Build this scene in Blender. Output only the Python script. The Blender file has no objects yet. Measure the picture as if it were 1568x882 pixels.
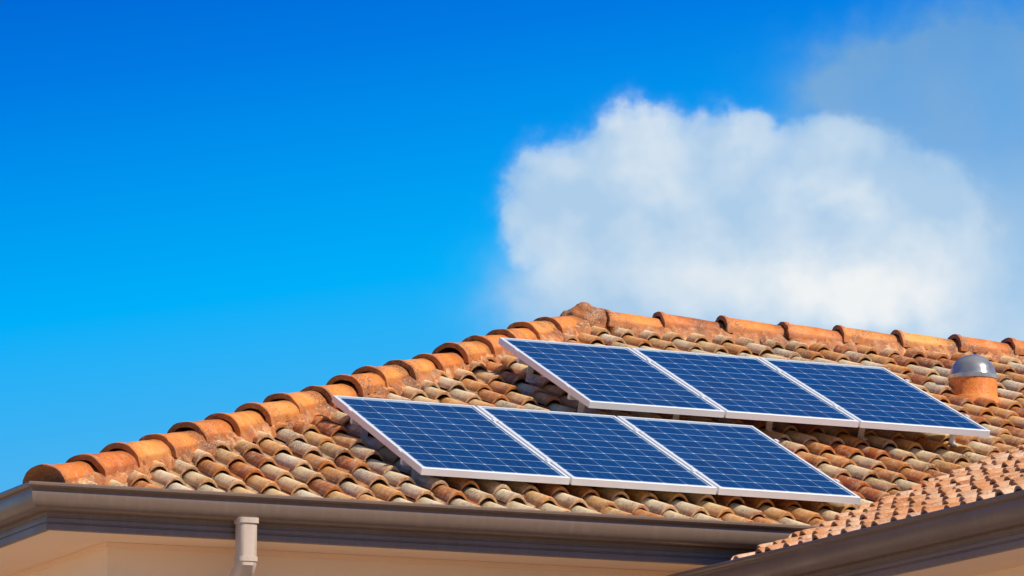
import bpy, bmesh, math, random
import numpy as np
from mathutils import Vector, Matrix
from mathutils import noise as mn
random.seed(7)
rad=math.radians
S=bpy.context.scene
S.view_settings.view_transform='Standard'; S.view_settings.look='None'; S.view_settings.exposure=0

# ------------------------------------------------------------ survey of the site
CAM=np.array([-8.0690,-26.9433,-3.5578]); PSI=rad(22.2596); TH=rad(9.7059); RHO=rad(0.4006); FL=7290.1
P=rad(20.9611); TP=math.tan(P); CP=math.cos(P); SP=math.sin(P)
A_=5.9215            # half depth of main house
XE=18.0              # length of main house
GROUND=-5.4
PW=math.atan(.347)   # pitch of wing
F=np.array([math.cos(TH)*math.sin(PSI),math.cos(TH)*math.cos(PSI),math.sin(TH)])
R0=np.array([math.cos(PSI),-math.sin(PSI),0]);U0=np.cross(R0,F)
R=R0*math.cos(RHO)+U0*math.sin(RHO);U=U0*math.cos(RHO)-R0*math.sin(RHO)

# ------------------------------------------------------------ node helpers
def new_mat(name):
    m=bpy.data.materials.new(name); m.use_nodes=True
    nt=m.node_tree; b=nt.nodes['Principled BSDF']
    return m,nt,b
def nd(nt,t,**k):
    n=nt.nodes.new(t)
    for a,b in k.items():
        setattr(n,a,b)
    return n
def ramp(nt,fac,stops,interp='LINEAR'):
    n=nt.nodes.new('ShaderNodeValToRGB'); n.color_ramp.interpolation=interp
    e=n.color_ramp.elements
    while len(e)<len(stops): e.new(0.5)
    for i,(p,c) in enumerate(stops):
        e[i].position=p; e[i].color=(c[0],c[1],c[2],1) if not isinstance(c,(int,float)) else (c,c,c,1)
    nt.links.new(fac,n.inputs[0]); return n.outputs[0]
def mth(nt,op,a,b=None,c=None,clamp=False):
    n=nt.nodes.new('ShaderNodeMath'); n.operation=op; n.use_clamp=clamp
    for i,v in enumerate((a,b,c)):
        if v is None: continue
        if isinstance(v,(int,float)): n.inputs[i].default_value=v
        else: nt.links.new(v,n.inputs[i])
    return n.outputs[0]
def mix(nt,f,a,b,mode='MIX'):
    n=nt.nodes.new('ShaderNodeMix'); n.data_type='RGBA'; n.blend_type=mode
    for s,v in ((0,f),(6,a),(7,b)):
        if isinstance(v,(int,float)): n.inputs[s].default_value=v
        elif isinstance(v,tuple): n.inputs[s].default_value=(*v,1)
        else: nt.links.new(v,n.inputs[s])
    return n.outputs[2]
def noise(nt,vec,scale,detail=4,rough=.55,dist=0):
    n=nt.nodes.new('ShaderNodeTexNoise'); n.inputs['Scale'].default_value=scale
    n.inputs['Detail'].default_value=detail; n.inputs['Roughness'].default_value=rough; n.inputs['Distortion'].default_value=dist
    if vec is not None: nt.links.new(vec,n.inputs['Vector'])
    return n.outputs[0]
def bump(nt,b,h,strength,dist=.01):
    n=nt.nodes.new('ShaderNodeBump'); n.inputs['Strength'].default_value=strength; n.inputs['Distance'].default_value=dist
    nt.links.new(h,n.inputs['Height']); nt.links.new(n.outputs[0],b.inputs['Normal'])
def objco(nt):
    return nt.nodes.new('ShaderNodeTexCoord').outputs['Object']

# ------------------------------------------------------------ materials
def tile_material(name,stops,wear=1.0,pale=0.0,grime_gap_shade=.6,spots=.5):
    m,nt,b=new_mat(name)
    at=nd(nt,'ShaderNodeAttribute',attribute_name='tint'); co=objco(nt)
    sep=nd(nt,'ShaderNodeSeparateColor'); nt.links.new(at.outputs['Color'],sep.inputs[0])
    n1=noise(nt,co,7,3); n2=noise(nt,co,28,4,.6); n3=noise(nt,co,90,3,.6); n4=noise(nt,co,3.1,4,.6); n5=noise(nt,co,11.3,5,.65); n6=noise(nt,co,47,2,.5)
    f=mth(nt,'ADD',sep.outputs[0],mth(nt,'MULTIPLY',mth(nt,'SUBTRACT',n1,.5),.55))
    f=mth(nt,'ADD',f,mth(nt,'MULTIPLY',mth(nt,'SUBTRACT',n2,.5),.7),clamp=True)
    c=ramp(nt,f,stops)
    lip=mth(nt,'MULTIPLY',mth(nt,'POWER',sep.outputs[1],2.5),mth(nt,'MULTIPLY',n2,1.2),clamp=True)
    c=mix(nt,lip,c,(.64,.21,.04))
    sa=mth(nt,'MULTIPLY',ramp(nt,n5,[(.50,0),(.66,1)]),.35+pale)
    c=mix(nt,sa,c,(.88,.70,.44))
    st=ramp(nt,n2,[(.57,0),(.70,1)]); st=mth(nt,'MULTIPLY',st,.55*wear)
    c=mix(nt,st,c,(.26,.085,.03))
    g=ramp(nt,n4,[(.47,0),(.66,1)]); g=mth(nt,'MULTIPLY',g,mth(nt,'MULTIPLY',ramp(nt,n3,[(.42,0),(.58,1)]),.7*wear))
    c=mix(nt,g,c,(.11,.07,.045))
    # pale lichen specks
    ls=mth(nt,'MULTIPLY',ramp(nt,n6,[(.62,0),(.68,1)]),spots)
    c=mix(nt,ls,c,(.80,.74,.60))
    gr=mth(nt,'MULTIPLY',mth(nt,'MULTIPLY',sep.outputs[2],grime_gap_shade),mth(nt,'ADD',.25,mth(nt,'MULTIPLY',n2,1.1)),clamp=True)  # grime, plus gap shade painted into the tile and cap colour
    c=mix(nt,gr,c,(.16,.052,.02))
    nt.links.new(c,b.inputs['Base Color']); b.inputs['Roughness'].default_value=.62
    b.inputs['Specular IOR Level'].default_value=.4
    bump(nt,b,mth(nt,'ADD',n2,mth(nt,'MULTIPLY',n3,.5)),.7,.007)
    return m
M_TILE=tile_material('blended_clay_tile',[(0,(.46,.12,.028)),(.20,(.80,.28,.055)),(.40,(.90,.45,.13)),(.60,(.93,.67,.31)),(1,(.94,.83,.57))],1.1,.15,.8,.5)
M_WTILE=tile_material('rose_clay_tile',[(0,(.48,.18,.08)),(.4,(.72,.35,.17)),(.75,(.82,.49,.29)),(1,(.88,.66,.46))],.8,0,1.,.3)
M_CAP=tile_material('terracotta_ridge_tile',[(0,(.44,.09,.014)),(.4,(.76,.21,.022)),(.75,(.86,.29,.04)),(1,(.88,.40,.10))],1.4,-.22,1.,.16)
M_MORT=tile_material('terracotta_mortar',[(0,(.20,.06,.02)),(.4,(.46,.14,.033)),(.75,(.68,.27,.08)),(1,(.76,.44,.22))],1.8,0,1.2,.3)

def metal_paint(name,col,rough=.35,spec=.5):
    m,nt,b=new_mat(name); co=objco(nt)
    n1=noise(nt,co,2.2,5,.6); n2=noise(nt,co,40,3,.6)
    mp=nd(nt,'ShaderNodeMapping'); mp.inputs['Scale'].default_value=(14,14,1.2); nt.links.new(co,mp.inputs[0])
    n3=noise(nt,mp.outputs[0],1.5,4,.6)
    c=mix(nt,ramp(nt,n1,[(.3,0),(.75,.5)]),tuple(col),tuple(x*.72 for x in col))
    c=mix(nt,ramp(nt,n2,[(.55,0),(.8,.35)]),c,tuple(x*.55 for x in col))
    c=mix(nt,ramp(nt,n3,[(.5,0),(.75,.35)]),c,tuple(min(1,x*1.25+.02) for x in col))
    nt.links.new(c,b.inputs['Base Color'])
    nt.links.new(ramp(nt,n1,[(.2,rough-.05),(.8,rough+.15)]),b.inputs['Roughness'])
    b.inputs['Specular IOR Level'].default_value=spec
    return m
M_GUT=metal_paint('bronze_gutter_paint',(.19,.125,.09),.34,.6)
M_FAS=metal_paint('grey_brown_fascia_paint',(.21,.15,.125),.42)
M_WGUT=metal_paint('shaded_bronze_gutter_paint',(.17,.11,.08),.34,.6)  # same bronze, darkened: shade of the wing's unlit side put into the colour
M_PIPE=metal_paint('beige_downpipe_paint',(.56,.44,.35),.4)
def plaster(name,col):
    m,nt,b=new_mat(name); co=objco(nt)
    n1=noise(nt,co,.9,4); n2=noise(nt,co,120,3,.7)
    c=mix(nt,ramp(nt,n1,[(.35,0),(.7,.35)]),col,tuple(x*.85 for x in col))
    nt.links.new(c,b.inputs['Base Color']); b.inputs['Roughness'].default_value=.9
    bump(nt,b,n2,.5,.004); return m
M_WALL=plaster('cream_render',(.93,.72,.52))
M_SOF=plaster('peach_soffit_paint',(.93,.67,.46))
M_DARK,nt,b=new_mat('roof_underlay'); b.inputs['Base Color'].default_value=(.05,.025,.015,1); b.inputs['Roughness'].default_value=.95
M_FLASH=metal_paint('lead_flashing',(.10,.085,.08),.5)
m,nt,b=new_mat('anodised_aluminium'); M_ALU=m
b.inputs['Base Color'].default_value=(.72,.73,.76,1); b.inputs['Metallic'].default_value=.0; b.inputs['Roughness'].default_value=.4
m,nt,b=new_mat('brushed_metal_dome'); M_DOME=m
co=objco(nt); n1=noise(nt,co,9,4)
nt.links.new(ramp(nt,n1,[(.3,(.30,.29,.28)),(.7,(.55,.53,.52))]),b.inputs['Base Color'])
b.inputs['Metallic'].default_value=.6; b.inputs['Roughness'].default_value=.18
# solar cells
m,nt,b=new_mat('polycrystalline_solar_cells'); M_CELL=m
uv=nd(nt,'ShaderNodeUVMap',uv_map='cells'); sp=nd(nt,'ShaderNodeSeparateXYZ'); nt.links.new(uv.outputs[0],sp.inputs[0])
u,v=sp.outputs[0],sp.outputs[1]
fu=mth(nt,'ABSOLUTE',mth(nt,'SUBTRACT',mth(nt,'FRACT',u),.5)); fv=mth(nt,'ABSOLUTE',mth(nt,'SUBTRACT',mth(nt,'FRACT',v),.5))
gu=mth(nt,'GREATER_THAN',fu,.486); gv=mth(nt,'GREATER_THAN',fv,.483)
dia=mth(nt,'GREATER_THAN',mth(nt,'ADD',fu,fv),.935)
gap=mth(nt,'MAXIMUM',mth(nt,'MAXIMUM',mth(nt,'MULTIPLY',gu,.35),mth(nt,'MULTIPLY',gv,.75)),dia)
out=mth(nt,'MAXIMUM',mth(nt,'GREATER_THAN',mth(nt,'ABSOLUTE',mth(nt,'SUBTRACT',u,3.)),3.0),mth(nt,'GREATER_THAN',mth(nt,'ABSOLUTE',mth(nt,'SUBTRACT',v,5.)),5.0))
gap=mth(nt,'MAXIMUM',gap,mth(nt,'MULTIPLY',out,.4))
b3=mth(nt,'ABSOLUTE',mth(nt,'SUBTRACT',mth(nt,'FRACT',mth(nt,'MULTIPLY',u,3)),.5))
bus=mth(nt,'MULTIPLY',mth(nt,'LESS_THAN',b3,.03),.14)
vo=nd(nt,'ShaderNodeTexVoronoi'); vo.inputs['Scale'].default_value=7; nt.links.new(uv.outputs[0],vo.inputs['Vector'])
vs=nd(nt,'ShaderNodeSeparateColor'); nt.links.new(vo.outputs['Color'],vs.inputs[0])
wn=nd(nt,'ShaderNodeTexWhiteNoise'); fl=nd(nt,'ShaderNodeVectorMath',operation='FLOOR'); nt.links.new(uv.outputs[0],fl.inputs[0]); nt.links.new(fl.outputs[0],wn.inputs['Vector'])
k=mth(nt,'ADD',mth(nt,'MULTIPLY',vs.outputs[0],.6),mth(nt,'MULTIPLY',wn.outputs[0],.4))
cell=ramp(nt,k,[(0,(.001,.022,.082)),(1,(.002,.048,.155))])
c=mix(nt,bus,cell,(.16,.42,.70)); c=mix(nt,gap,c,(.60,.76,.90))
dn=noise(nt,objco(nt),1.3,5,.65)
c=mix(nt,ramp(nt,dn,[(.45,0),(.8,.035)]),c,(.35,.36,.36))
nt.links.new(c,b.inputs['Base Color']); nt.links.new(ramp(nt,dn,[(.3,.07),(.8,.16)]),b.inputs['Roughness']); b.inputs['Specular IOR Level'].default_value=.18
m,nt,b=new_mat('window_glass'); M_GLASS=m; b.inputs['Base Color'].default_value=(.03,.04,.05,1); b.inputs['Roughness'].default_value=.06
m,nt,b=new_mat('dry_ground'); M_GND=m; co=objco(nt)
n1=noise(nt,co,.35,5); n2=noise(nt,co,14,5,.7)
c=ramp(nt,n1,[(.35,(.24,.18,.08)),(.6,(.40,.28,.15))]); c=mix(nt,ramp(nt,n2,[(.3,0),(.8,.6)]),c,(.40,.28,.17))
nt.links.new(c,b.inputs['Base Color']); b.inputs['Roughness'].default_value=.95; bump(nt,b,n2,.8,.03)
m,nt,b=new_mat('bounce_sandstone_paving'); M_PAVE=m; co=objco(nt)  # pale warm stone, chosen to bounce sunlight up to the eaves
br=nd(nt,'ShaderNodeTexBrick'); br.inputs['Scale'].default_value=1.6; nt.links.new(co,br.inputs['Vector'])
br.inputs['Color1'].default_value=(.70,.54,.39,1); br.inputs['Color2'].default_value=(.65,.49,.35,1); br.inputs['Mortar'].default_value=(.3,.22,.16,1); br.inputs['Mortar Size'].default_value=.01
nt.links.new(br.outputs[0],b.inputs['Base Color']); b.inputs['Roughness'].default_value=.85

# ------------------------------------------------------------ mesh helpers
def link(ob,parent=None):
    bpy.context.collection.objects.link(ob)
    if parent: ob.parent=parent
    return ob
def mesh(name,verts,faces,mats,parent=None,smooth=False,midx=None):
    me=bpy.data.meshes.new(name); me.from_pydata([tuple(map(float,v)) for v in verts],[],faces)
    for m in (mats if isinstance(mats,list) else [mats]): me.materials.append(m)
    if midx: me.polygons.foreach_set('material_index',midx)
    if smooth: me.polygons.foreach_set('use_smooth',[True]*len(me.polygons))
    me.update(); return link(bpy.data.objects.new(name,me),parent)
def set_tint(me,cols):
    a=me.color_attributes.new('tint','FLOAT_COLOR','POINT')
    a.data.foreach_set('color',np.array([(c[0],c[1],c[2] if len(c)>2 else 0,1) for c in cols],dtype=np.float32).ravel())
def box(V,Fc,c,ax,hs):
    i=len(V); c=np.array(c,float)
    for sx in(-1,1):
        for sy in(-1,1):
            for sz in(-1,1): V.append(c+sx*hs[0]*ax[0]+sy*hs[1]*ax[1]+sz*hs[2]*ax[2])
    for q in((0,1,3,2),(4,6,7,5),(0,4,5,1),(2,3,7,6),(0,2,6,4),(1,5,7,3)): Fc.append(tuple(i+k for k in q))
AX=[np.array(a,float) for a in((1,0,0),(0,1,0),(0,0,1))]

house=link(bpy.data.objects.new('tiled_roof_house',None))

# ------------------------------------------------------------ roof tiles
def profile(u):
    if u<.64: return .064*math.sin(math.pi*u/.64)**.75
    return -.014*math.sin(math.pi*(u-.64)/.36)
US=[0,.03,.08,.15,.23,.32,.41,.49,.56,.61,.64,.72,.82,.91,1.0]
def tiles(name,org,ex,es,en,L,H,w,ex_len,mat,cuts,inside,base_h=-.052,light=0.,sc=1.):
    org,ex,es,en=[np.array(k,float) for k in(org,ex,es,en)]
    V=[];Fc=[];T=[]
    nc=int(L/w)+1; nr=int(H/ex_len)+2
    for j in range(nr):
        for i in range(nc):
            x0=i*w; s0=j*ex_len-.02
            if not inside(x0+w/2,s0+ex_len/2): continue
            jx=random.gauss(0,.006); js=random.gauss(0,.014); jh=random.gauss(0,.004); rot=random.gauss(0,.020)
            r_=random.random()
            patch=.35*mn.noise(Vector((x0*.55,s0*.7,3.1)))
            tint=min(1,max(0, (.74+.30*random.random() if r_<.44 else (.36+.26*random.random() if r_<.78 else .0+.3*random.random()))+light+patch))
            b0=len(V); n=len(US)
            ln=ex_len+.07
            for (q,hh,lip,tp) in ((0,.038,-.020,1),(0,.038,0,1),(.02,.040,0,1),(ln*.5,.018,0,.97),(ln,-.004,0,.93)):
                for uu in US:
                    lx=((uu-.32)*tp+.32)*(w+.012)-.004
                    xx=x0+lx+jx+rot*q; ss=s0+js+q-rot*lx
                    hz=base_h+profile(uu)*sc*(1 if tp==1 else tp)+hh+jh+lip
                    V.append(org+ex*xx+es*ss+en*hz)
                    gr=(.75 if (uu<.05 or uu>.6) else 0)  # painted gap shade: darker pans, edges, lips and overlapped ends
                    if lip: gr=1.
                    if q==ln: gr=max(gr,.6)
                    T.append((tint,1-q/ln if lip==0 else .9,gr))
            for rr in range(4):
                for kx in range(n-1):
                    a=b0+rr*n+kx; Fc.append((a,a+1,a+n+1,a+n))
    ob=mesh(name,V,Fc,mat,house)
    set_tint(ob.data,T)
    bm=bmesh.new(); bm.from_mesh(ob.data)
    for co,no in cuts:
        bmesh.ops.bisect_plane(bm,geom=bm.verts[:]+bm.edges[:]+bm.faces[:],plane_co=co,plane_no=no,clear_outer=True)
    for f in bm.faces: f.smooth=True
    bm.to_mesh(ob.data); bm.free()
    try: ob.data.set_sharp_from_angle(angle=rad(50))
    except Exception: pass
    return ob
SL=A_/CP
TW=.205; TE=.335
valA=np.array([5.411,.362]); valB=np.array([8.014,2.721])
def val_y(x): return valA[1]+(x-valA[0])*(valB[1]-valA[1])/(valB[0]-valA[0])
def zw(x): return .138+.347*(x-5.411)
XWR=9.6
ZWR=zw(XWR)
def in_front(x,s):
    y=s*CP
    return x>y-.25 and x<XE-y+.25 and y<A_+.05 and not(5.6<x and y<val_y(min(x,XWR))-.5 and x<XWR+3)
tiles('main_roof_tiles',(0,0,0),(1,0,0),(0,CP,SP),(0,-SP,CP),XE,SL+.1,TW,TE,M_TILE,
  [((0,0,0),(-1,1,0)),((XE,0,0),(1,1,0)),((0,A_,0),(0,1,0))],in_front)
tiles('hip_end_roof_tiles',(0,2*A_,0),(0,-1,0),(CP,0,SP),(-SP,0,CP),2*A_,SL+.1,TW,TE,M_TILE,
  [((0,0,0),(1,-1,0)),((0,2*A_,0),(1,1,0))],lambda x,s:(s*CP<x+.25 and s*CP<2*A_-x+.25))
cw,sw_=math.cos(PW),math.sin(PW)
XG=4.06; ZG=zw(XG); YF=-9.0; YB=.45
dv=valB-valA
wl=(XWR-XG)/cw
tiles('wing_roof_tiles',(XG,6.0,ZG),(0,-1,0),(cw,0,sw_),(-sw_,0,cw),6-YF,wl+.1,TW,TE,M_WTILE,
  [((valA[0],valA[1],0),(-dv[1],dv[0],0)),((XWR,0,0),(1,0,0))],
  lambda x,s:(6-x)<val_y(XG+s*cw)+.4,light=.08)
h=-.070
def pl(name,pts): mesh(name,pts,[tuple(range(len(pts)))],M_DARK,house)
ZR=A_*TP
pl('front_underlay',[(0,0,h),(XE,0,h),(XE-A_,A_,ZR+h),(A_,A_,ZR+h)])
pl('hip_underlay',[(0,0,h),(A_,A_,ZR+h),(0,2*A_,h)])
mesh('rear_roof_slopes',[(0,2*A_,h),(A_,A_,ZR+h),(XE-A_,A_,ZR+h),(XE,2*A_,h),(XE,0,h)],[(0,1,2,3),(3,2,4)],M_CAP,house)
ax,bx=XG,XWR
pl('wing_underlay',[(ax,YF,zw(ax)+h),(ax,val_y(ax),zw(ax)+h),(bx,val_y(bx),zw(bx)+h),(bx,YF,zw(bx)+h)])
mesh('wing_far_slope',[(bx,YF,zw(bx)),(2*bx-ax,YF,zw(ax)),(2*bx-ax,.5,zw(ax)),(bx,val_y(bx),zw(bx))],[(0,1,2,3)],M_WTILE,house)

# ------------------------------------------------------------ ridge / hip caps with mortar
def caps(name,p0,p1,n,r=.128,first_closed=False,seed=1):
    rnd=random.Random(seed)
    p0,p1=np.array(p0,float),np.array(p1,float); D=p1-p0; Lt=np.linalg.norm(D); D/=Lt
    side=np.cross(D,[0,0,1]); side/=np.linalg.norm(side); up=np.cross(side,D)
    e=Lt/n; V=[];Fc=[];T=[]
    K=21
    for i in range(n):
        tint=rnd.uniform(.15,.9); s0=i*e+rnd.gauss(0,.012)*(i>0); ln=e+.07
        jz=rnd.gauss(0,.007); jy=rnd.gauss(0,.009); ya=rnd.gauss(0,.018); ph=rnd.uniform(0,50)
        secs=[(0,r-.022,0),(-.004,r-.004,0),(0,r+.014,.0),(.035,r+.014,0),(.055,r,0),(ln*.5,r*.95,-.008),(e-.05,r*.88,-.014),(ln,r*.86,-.016)]
        if i==0 and first_closed: secs=[(0,.02,-.03)]+secs
        ns_=len(secs)
        for si,(q,rr,dz) in enumerate(secs):
            for k_ in range(K):
                a=rad(-98+196*k_/(K-1))
                wob=.012*mn.noise(Vector((k_*.55,ph,0))) if q<.04 else 0
                rw=1+.04*mn.noise(Vector((k_*.35,q*6+ph,2)))
                V.append(p0+D*(s0+q+wob)+side*(math.sin(a)*rr*1.04*rw+jy+ya*q)+up*(math.cos(a)*rr*.95*rw+dz+jz+.012))
                g=0
                if q<=0: g=.6  # stain, with dark painted beneath the lips to deepen the cap gaps
                if si==ns_-1: g=1.
                if si==ns_-2: g=.45
                if k_ in(0,1,2,K-3,K-2,K-1): g=max(g,.6)
                T.append((tint,max(0,1-q/ln*1.5),g))
        b0=len(V)-ns_*K
        for ss in range(ns_-1):
            for k_ in range(K-1):
                a=b0+ss*K+k_; Fc.append((a,a+K,a+K+1,a+1))
    ob=mesh(name,V,Fc,M_CAP,house,True); set_tint(ob.data,T)
    try: ob.data.set_sharp_from_angle(angle=rad(40))
    except Exception: pass
    V=[];Fc=[];T=[]; ns=int(Lt/.03)
    pr=[(-.165,-.10),(-.158,-.03),(-.13,.012),(-.07,.05),(.07,.05),(.13,.012),(.158,-.03),(.165,-.10)]
    for i in range(ns+1):
        for (a,b_) in pr:
            V.append(p0+D*(Lt*i/ns+.03)+side*(a*(1+rnd.gauss(0,.07)))+up*(b_+rnd.gauss(0,.011))); T.append((rnd.uniform(.3,.7),0,rnd.choice((0,.1,.4,.6))))
    m_=len(pr)
    for i in range(ns):
        for k_ in range(m_-1):
            a=i*m_+k_; Fc.append((a,a+m_,a+m_+1,a+1))
    Fc.append(tuple(range(m_)))
    ob=mesh(name.replace('caps','mortar'),V,Fc,M_MORT,house,True); set_tint(ob.data,T)
caps('hip_caps',(-.02,-.02,.0),(A_-.1,A_-.1,ZR-.04),18,first_closed=True,seed=3)
caps('ridge_caps',(A_+.2,A_,ZR-.0),(XE-A_,A_,ZR),12,seed=5)
caps('rear_hip_caps',(0,2*A_,0),(A_,A_+.1,ZR),18,seed=6)
caps('far_hip_caps',(XE,0,0),(XE-A_,A_,ZR),18,seed=8)
caps('wing_ridge_caps',(XWR,YF,ZWR),(XWR,val_y(XWR),ZWR),24,seed=9)
bm=bmesh.new(); bmesh.ops.create_icosphere(bm,subdivisions=4,radius=1)
for v_ in bm.verts:
    c_=v_.co.copy(); k_=1+.22*mn.noise(c_*2.3)+.06*mn.noise(c_*7)
    v_.co=Vector((c_.x*.20*k_,c_.y*.15*k_,c_.z*.155*k_))+Vector((A_+.07,A_,ZR+.005))
me=bpy.data.meshes.new('apex_mortar'); bm.to_mesh(me); bm.free(); me.materials.append(M_MORT)
me.polygons.foreach_set('use_smooth',[True]*len(me.polygons)); set_tint(me,[(.45,0,.2)]*len(me.vertices))
link(bpy.data.objects.new('apex_mortar',me),house)

# ------------------------------------------------------------ gutters, fascia, soffit, walls
def ring(name,prof,mat,x0,y0,x1,y1,closed_prof=False,smooth=False):
    V=[];Fc=[]
    for o,z in prof: V+= [(x0-o,y0-o,z),(x1+o,y0-o,z),(x1+o,y1+o,z),(x0-o,y1+o,z)]
    n=len(prof)
    for i in range(n-1 if not closed_prof else n):
        j=(i+1)%n
        for k_ in range(4):
            l=(k_+1)%4; Fc.append((i*4+k_,i*4+l,j*4+l,j*4+k_))
    return mesh(name,V,Fc,mat,house,smooth)
GP=[(.012,-.012),(.012,-.128),(.070,-.134),(.090,-.130),(.108,-.120),(.122,-.104),(.132,-.082),(.137,-.058),(.139,-.036),(.137,-.018),(.147,-.008),(.158,-.006),(.167,.004),(.168,.016),(.160,.024),(.150,.022),(.146,.012),(.132,-.02),(.120,-.09),(.02,-.118),(.018,-.012)]
g=ring('gutter',GP,M_GUT,0,0,XE,2*A_,True)
g.data.polygons.foreach_set('use_smooth',[True]*len(g.data.polygons))
try: g.data.set_sharp_from_angle(angle=rad(35))
except Exception: pass
FP=[(0,-.03),(.010,-.03),(.010,-.150),(.002,-.153),(.002,-.165),(.010,-.168),(.010,-.190),(.002,-.193),(.002,-.200),(.012,-.204),(.012,-.236),(.004,-.240),(-.02,-.240),(-.02,-.03)]
ring('fascia',FP,M_FAS,0,0,XE,2*A_,True)
W=.546
ring('soffit',[(-.019,-.228),(-W-.02,-.228)],M_SOF,0,0,XE,2*A_)
ring('wall_head_bead',[(-W+.018,-.229),(-W+.018,-.262),(-W,-.262)],M_SOF,0,0,XE,2*A_)
ring('walls',[(-W,-.23),(-W,GROUND)],M_WALL,0,0,XE,2*A_)
ZGt=-.362
def run_y(name,prof,mat,x,z,y0,y1,closed=True,smooth=False):
    V=[];n=len(prof)
    for o,dz in prof: V+=[(x-o,y0,z+dz),(x-o,y1,z+dz)]
    Fc=[(2*i,2*i+1,2*((i+1)%n)+1,2*((i+1)%n)) for i in range(n if closed else n-1)]
    if closed: Fc+=[tuple(2*i for i in range(n)),tuple(2*i+1 for i in range(n))[::-1]]
    o=mesh(name,V,Fc,mat,house,smooth)
    if smooth:
        try: o.data.set_sharp_from_angle(angle=rad(35))
        except Exception: pass
    return o
WX=XG+.04
run_y('wing_gutter',GP,M_WGUT,WX,ZGt,YF,-.15,True,True)
run_y('wing_fascia',FP,M_FAS,WX,ZGt,YF,-.02)
ZS=ZGt-.228
mesh('wing_soffit',[(WX+.01,YF,ZS),(WX+.5,YF,ZS),(WX+.5,W,ZS),(WX+.01,W,ZS)],[(0,1,2,3)],M_SOF,house)
V=[];Fc=[]
XWE=2*XWR-XG
box(V,Fc,((WX+.48+XWE-.5)/2,(YF+.3+W)/2,(ZS+GROUND)/2),AX,((XWE-.98-WX)/2,(W-YF-.3)/2,(ZS+.006-GROUND)/2))
mesh('wing_walls',V,Fc,M_WALL,house)
mesh('wing_gable',[(XG,YF+.3,ZG-.1),(XWE,YF+.3,ZG-.1),(XWR,YF+.3,ZWR-.08)],[(0,1,2)],M_WALL,house)
V=[];Fc=[]
for i in range(81):
    x=XG-.02+(8.6-XG)*i/80; y=val_y(x); n_=np.array([-dv[1],dv[0]])/np.linalg.norm(dv)
    z=zw(x)
    for o,dz in((-.05,-.03),(0,-.02+random.gauss(0,.006)),(.05,.0+random.gauss(0,.010)),(.09,-.05)):
        V.append((x+n_[0]*o,y+n_[1]*o,z+dz))
for i in range(80):
    for k_ in range(3): a=i*4+k_; Fc.append((a,a+4,a+5,a+1))
mesh('valley_flashing',V,Fc,M_FLASH,house)

def ray(q): 
    return F+R*(q[0]-784)/FL-U*(q[1]-441)/FL
d=ray((377,800)); t=(-.075-CAM[1])/d[1]; XD=(CAM+t*d)[0]
def pipe(name,path,hw,hd,mat,rad_c=.02):
    V=[];Fc=[];sec=[]
    for cx_,cy_,a0 in((hw-rad_c,hd-rad_c,0),(-hw+rad_c,hd-rad_c,90),(-hw+rad_c,-hd+rad_c,180),(hw-rad_c,-hd+rad_c,270)):
        for k_ in range(5):
            a=rad(a0+22.5*k_); sec.append((cx_+rad_c*math.cos(a),cy_+rad_c*math.sin(a)))
    n=len(sec)
    path=[np.array(p_,float) for p_ in path]
    for i,p_ in enumerate(path):
        dirs=[]
        if i>0: q=path[i]-path[i-1]; dirs.append(q/np.linalg.norm(q))
        if i<len(path)-1: q=path[i+1]-path[i]; dirs.append(q/np.linalg.norm(q))
        tg=sum(dirs); tg/=np.linalg.norm(tg)
        sx=np.array([1,0,0.]); sy=np.cross(tg,sx); sy/=np.linalg.norm(sy)
        k2=1/max(.5,abs(tg@dirs[0]))
        for a,b_ in sec: V.append(p_+sx*a+sy*b_*k2)
    for i in range(len(path)-1):
        for k_ in range(n): l=(k_+1)%n; Fc.append((i*n+k_,i*n+l,(i+1)*n+l,(i+1)*n+k_))
    Fc.append(tuple(range(n))); Fc.append(tuple(range((len(path)-1)*n,len(path)*n))[::-1])
    o=mesh(name,V,Fc,mat,house,True)
    try:o.data.set_sharp_from_angle(angle=rad(35))
    except Exception: pass
yo=-.078
pipe('downpipe',[(XD,yo,-.128),(XD,yo,-.385),(XD,yo+.03,-.42),(XD,W-.10,-.72),(XD,W-.07,-.76),(XD,W-.07,GROUND)],.062,.048,M_PIPE,.035)
pipe('downpipe_collar',[(XD,yo,-.115),(XD,yo,-.148)],.070,.056,M_PIPE,.035)
pipe('downpipe_joint',[(XD,yo,-.350),(XD,yo,-.378)],.067,.053,M_PIPE,.035)
V=[];Fc=[];MI=[]
for x in (2.2,):
    for zc in (-1.9,-4.1):
        n0=len(Fc); box(V,Fc,(x,W-.01,zc),AX,(.75,.03,.6)); MI+=[0]*(len(Fc)-n0)
        for s_ in(-.36,.36):
            n0=len(Fc); box(V,Fc,(x+s_,W-.03,zc),AX,(.32,.025,.53)); MI+=[1]*(len(Fc)-n0)
mesh('windows',V,Fc,[M_FAS,M_GLASS],house,midx=MI)

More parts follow.
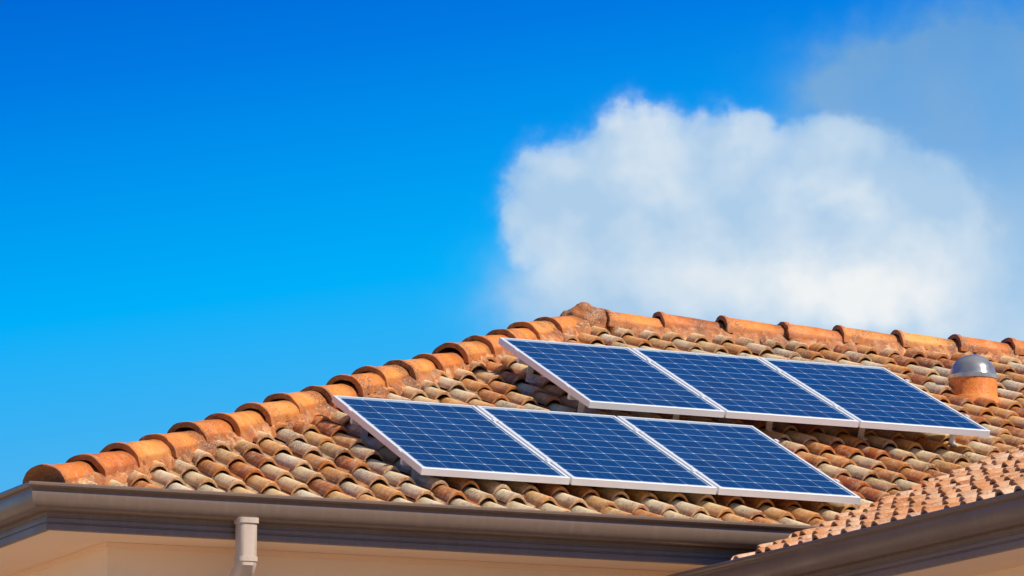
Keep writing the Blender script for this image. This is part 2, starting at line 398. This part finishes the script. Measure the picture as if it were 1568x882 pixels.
# ------------------------------------------------------------ solar panels
def roofp(x,s,hh): return np.array([x,s*CP-hh*SP,s*SP+hh*CP])
X0,S0,X1,S1,DD=2.5787,.6175,4.4912,2.5844,.0793
PH=1.7735; TAU=rad(1.5119); YP=rad(-1.7248); D0=.1273; SW=1.008; PWD=.992
ex=(roofp(math.cos(YP),math.sin(YP),0)); es=roofp(0,math.cos(TAU),math.sin(TAU)); en=np.cross(ex,es); en/=np.linalg.norm(en)
def panel(x,s,dd,k_):
    o=roofp(x,s,D0+dd)+ex*(k_*SW)
    V=[];Fc=[];MI=[]
    T=.046; fw=.022
    def vt(a,b_,c_):
        V.append(o+ex*a+es*b_+en*c_); return len(V)-1
    outer=[(0,0),(PWD,0),(PWD,PH),(0,PH)]; inner=[(fw,fw),(PWD-fw,fw),(PWD-fw,PH-fw),(fw,PH-fw)]
    bv=.002
    ob=[vt(a,b_,-T) for a,b_ in outer]
    om=[vt(a,b_,-bv) for a,b_ in outer]
    ot=[vt(a+(bv if a==0 else -bv),b_+(bv if b_==0 else -bv),0) for a,b_ in outer]
    it=[vt(a,b_,0) for a,b_ in inner]; il=[vt(a,b_,-.006) for a,b_ in inner]
    ib=[vt(a,b_,-T) for a,b_ in inner]
    for i in range(4):
        j=(i+1)%4
        for A1,B1 in((ob,om),(om,ot),(ot,it),(it,il)): Fc.append((A1[i],A1[j],B1[j],B1[i])); MI.append(0)
        Fc.append((ob[i],ib[i],ib[j],ob[j])); MI.append(0)
    g=[vt(a,b_,-.005) for a,b_ in inner]; Fc.append(tuple(g)); MI.append(1)
    bk=[vt(a,b_,-.012) for a,b_ in inner]; Fc.append(tuple(bk[::-1])); MI.append(0)
    ob_=mesh('solar_panel',V,Fc,[M_ALU,M_CELL],None,midx=MI)
    uvl=ob_.data.uv_layers.new(name='cells')
    mu,mv=.10,.16
    cor=[(-mu,-mv),(6+mu,-mv),(6+mu,10+mv),(-mu,10+mv)]
    for p_ in ob_.data.polygons:
        if p_.material_index==1:
            for li,c_ in zip(p_.loop_indices,cor): uvl.data[li].uv=c_
    return ob_
for k_ in range(3): panel(X0,S0,0,k_)
for k_ in range(3): panel(X1,S1,DD,k_)
V=[];Fc=[]
for (x,s,dd) in((X0,S0,0),(X1,S1,DD)):
    for fr in(.22,.78):
        c_=roofp(x,s,D0+dd)+ex*1.508+es*(fr*PH)-en*(.046+.021)
        box(V,Fc,c_,[ex,es,en],(1.50,.019,.020))
        for k_ in range(5):
            f_=roofp(x,s,D0+dd)+ex*(.10+k_*.704)+es*(fr*PH-.03)
            c2=f_-en*(.045+.075); box(V,Fc,c2,[ex,es,en],(.022,.004,.09))
            c3=f_-en*(.045+.15)-es*.03; box(V,Fc,c3,[ex,es,en],(.022,.04,.004))
        for xk in(-.008,1.0,2.008,3.016):
            c4=roofp(x,s,D0+dd)+ex*xk+es*(fr*PH)+en*.002
            box(V,Fc,c4,[ex,es,en],(.020 if 0<xk<3 else .010,.025,.004))
mesh('solar_panel_mounting_rack',V,Fc,M_ALU)
# ------------------------------------------------------------ roof vent
vp=np.array([8.503,4.409,1.689])
prof=[(.205,-.22,0),(.203,-.02,0),(.190,.0,0),(.183,.01,0),(.180,.135,0),(.186,.137,1),(.188,.165,1),(.178,.17,1)]
for i in range(1,13):
    a=rad(90*i/12); prof.append((.172*math.cos(a)+.0001,.17+.155*math.sin(a),1))
V=[];Fc=[];MI=[];n=40
for r_,z,_ in prof:
    for k_ in range(n): a=2*math.pi*k_/n; V.append((vp[0]+r_*math.cos(a),vp[1]+r_*math.sin(a),vp[2]+z-.02))
for i in range(len(prof)-1):
    for k_ in range(n): l=(k_+1)%n; Fc.append((i*n+k_,i*n+l,(i+1)*n+l,(i+1)*n+k_)); MI.append(prof[i+1][2] if prof[i][2] or i==4 else 0)
ob=mesh('roof_vent',V,Fc,[M_CAP,M_DOME],None,True,midx=MI); set_tint(ob.data,[(.4,0,0)]*len(ob.data.vertices))
try: ob.data.set_sharp_from_angle(angle=rad(35))
except Exception: pass

# ------------------------------------------------------------ ground
def grid(name,x0,y0,x1,y1,z,mat): return mesh(name,[(x0,y0,z),(x1,y0,z),(x1,y1,z),(x0,y1,z)],[(0,1,2,3)],mat)
grid('ground',-1500,-1500,1500,1500,GROUND,M_GND)
grid('bounce_pavement',-9,-16,20,14,GROUND+.004,M_PAVE)  # unseen paving, added wide and pale to bounce warm light onto walls

# ------------------------------------------------------------ light
sun_dir=Vector((.46,-.54,.66)).normalized()
el=math.asin(sun_dir.z); az=math.atan2(sun_dir.x,sun_dir.y)
L=bpy.data.lights.new('sun','SUN'); L.energy=5; L.angle=rad(.5); L.color=(1,.92,.78)
lo=link(bpy.data.objects.new('sun',L)); lo.rotation_euler=sun_dir.to_track_quat('Z','Y').to_euler()

w=bpy.data.worlds.new('World'); S.world=w; w.use_nodes=True; nt=w.node_tree
WS=.10
bg=nt.nodes['Background']; bg.inputs[1].default_value=WS
sky=nt.nodes.new('ShaderNodeTexSky'); sky.sky_type='NISHITA'; sky.sun_disc=False
sky.sun_elevation=el; sky.sun_rotation=az; sky.ozone_density=1.5; sky.dust_density=1.
tc=nt.nodes.new('ShaderNodeTexCoord'); sp=nt.nodes.new('ShaderNodeSeparateXYZ'); nt.links.new(tc.outputs['Generated'],sp.inputs[0])
AZ=mth(nt,'MULTIPLY',mth(nt,'ARCTAN2',sp.outputs[0],sp.outputs[1]),57.29578)
EL=mth(nt,'MULTIPLY',mth(nt,'ARCSINE',sp.outputs[2]),57.29578)
def azel(q):
    d=ray(q); d=d/np.linalg.norm(d); return math.degrees(math.atan2(d[0],d[1])),math.degrees(math.asin(d[2]))
azr=mth(nt,'MINIMUM',mth(nt,'MAXIMUM',mth(nt,'SUBTRACT',AZ,22.),-12.),12.)
tt=mth(nt,'ADD',EL,mth(nt,'MULTIPLY',azr,-.14))
hz=mth(nt,'DIVIDE',tt,20.,clamp=True)
K=1/WS
cols=[(0,(.45,.66,.82)),(.24,(.26,.56,.80)),(.35,(.13,.46,.82)),(.43,(.045,.44,.89)),(.50,(.0,.43,.95)),(.57,(.0,.31,.87)),(.64,(.0,.20,.77)),(.72,(.0,.12,.64)),(1,(.01,.10,.50))]
band=ramp(nt,hz,cols)
bandK=mix(nt,1.0,band,(K,K,K),'MULTIPLY')
bm_=mth(nt,'SUBTRACT',1.0,mth(nt,'DIVIDE',mth(nt,'SUBTRACT',EL,30.),15.,clamp=True),clamp=True)
skyc=mix(nt,bm_,sky.outputs[0],bandK)
cv=nt.nodes.new('ShaderNodeCombineXYZ'); nt.links.new(AZ,cv.inputs[0]); nt.links.new(EL,cv.inputs[1])
def wnoise(sc,det,off=0):
    n=nt.nodes.new('ShaderNodeTexNoise'); n.inputs['Scale'].default_value=sc; n.inputs['Detail'].default_value=det; n.inputs['Roughness'].default_value=.5
    ad=nt.nodes.new('ShaderNodeVectorMath'); ad.operation='ADD'; ad.inputs[1].default_value=(off,off*.7,off*.3); nt.links.new(cv.outputs[0],ad.inputs[0]); nt.links.new(ad.outputs[0],n.inputs['Vector']); return n
wn1=wnoise(1.1,3,3.3); wn2=wnoise(3.0,3.5,9.1)
sc1=nt.nodes.new('ShaderNodeSeparateColor'); nt.links.new(wn1.outputs['Color'],sc1.inputs[0])
sc2=nt.nodes.new('ShaderNodeSeparateColor'); nt.links.new(wn2.outputs['Color'],sc2.inputs[0])
def warp(c,a,b_,k1=.40,k2=.46):
    return mth(nt,'ADD',c,mth(nt,'ADD',mth(nt,'MULTIPLY',mth(nt,'SUBTRACT',a,.5),k1),mth(nt,'MULTIPLY',mth(nt,'SUBTRACT',b_,.5),k2)))
AZw=warp(AZ,sc1.outputs[0],sc2.outputs[0]); ELw=warp(EL,sc1.outputs[1],sc2.outputs[1])
DPP=57.29578/FL
def blobs(lst,ax_,el_):
    tot=None
    for (x,y,rx,ry,wt) in lst:
        a,e=azel((x,y))
        dx=mth(nt,'DIVIDE',mth(nt,'SUBTRACT',ax_,a),rx*DPP*1.02); dy=mth(nt,'DIVIDE',mth(nt,'SUBTRACT',el_,e),ry*DPP)
        d2=mth(nt,'ADD',mth(nt,'MULTIPLY',dx,dx),mth(nt,'MULTIPLY',dy,dy))
        g=mth(nt,'MULTIPLY',mth(nt,'POWER',2.718,mth(nt,'MULTIPLY',d2,-1.)),wt)
        tot=g if tot is None else mth(nt,'ADD',tot,g)
    return tot
main=blobs([(975,222,56,55,1.5),(838,305,60,56,1.4),(1125,226,58,52,1.4),(1285,225,66,50,1.4),(920,300,90,70,1.0),(880,365,80,45,1.),(1080,330,140,90,1.3),(1290,370,130,90,1.2),(1150,440,210,80,1.2),(1400,310,90,80,.85),(1440,430,110,110,.9),(950,460,100,60,.9)],AZw,ELw)
dens=ramp(nt,mth(nt,'MULTIPLY',main,.5),[(.11,0),(.18,.25),(.26,.72),(.46,1)],'B_SPLINE')
thin=blobs([(1370,105,120,50,1.3),(1520,75,120,60,1.5),(1568,150,90,70,1.),(1450,180,110,60,1.1),(1430,260,110,90,1.4),(1490,360,110,120,1.6),(1530,480,110,90,1.6),(1290,150,80,45,.8),(830,460,80,60,.9),(1568,300,60,60,.8),(1210,215,50,40,.4)],AZw,ELw)
thin=mth(nt,'MULTIPLY',mth(nt,'MINIMUM',thin,1.),mth(nt,'ADD',.60,mth(nt,'MULTIPLY',wn1.outputs[0],.6)),clamp=True)
brt=blobs([(990,190,75,60,.75),(1270,450,190,70,1.15),(1300,315,80,35,.65),(1150,190,60,40,.55),(1010,280,60,50,.4),(1400,430,90,70,.45)],AZw,ELw)
shade=mth(nt,'ADD',mth(nt,'MULTIPLY',brt,.75),mth(nt,'MULTIPLY',mth(nt,'SUBTRACT',wn1.outputs[0],.46),1.5),clamp=True)
ccol=ramp(nt,shade,[(0,(.42,.61,.82)),(.4,(.60,.73,.86)),(1,(.88,.90,.91))])
ccol=mix(nt,1.0,ccol,(K,K,K),'MULTIPLY')
tcol=ramp(nt,mth(nt,'DIVIDE',mth(nt,'SUBTRACT',EL,9.),4.,clamp=True),[(0,(.50,.67,.84)),(.35,(.36,.56,.79)),(.6,(.20,.42,.74)),(.82,(.17,.39,.70)),(1,(.14,.35,.67))])
tcol=mix(nt,1.0,tcol,(K,K,K),'MULTIPLY')
skyc=mix(nt,thin,skyc,tcol); skyc=mix(nt,dens,skyc,ccol)
nt.links.new(skyc,bg.inputs[0])

# ------------------------------------------------------------ camera
cam=bpy.data.cameras.new('camera'); co_=link(bpy.data.objects.new('camera',cam)); S.camera=co_
cam.sensor_width=36; cam.lens=FL/1568*36; cam.clip_end=5000; cam.clip_start=.5
Mx=Matrix(((R[0],U[0],-F[0],CAM[0]),(R[1],U[1],-F[1],CAM[1]),(R[2],U[2],-F[2],CAM[2]),(0,0,0,1)))
co_.matrix_world=Mx
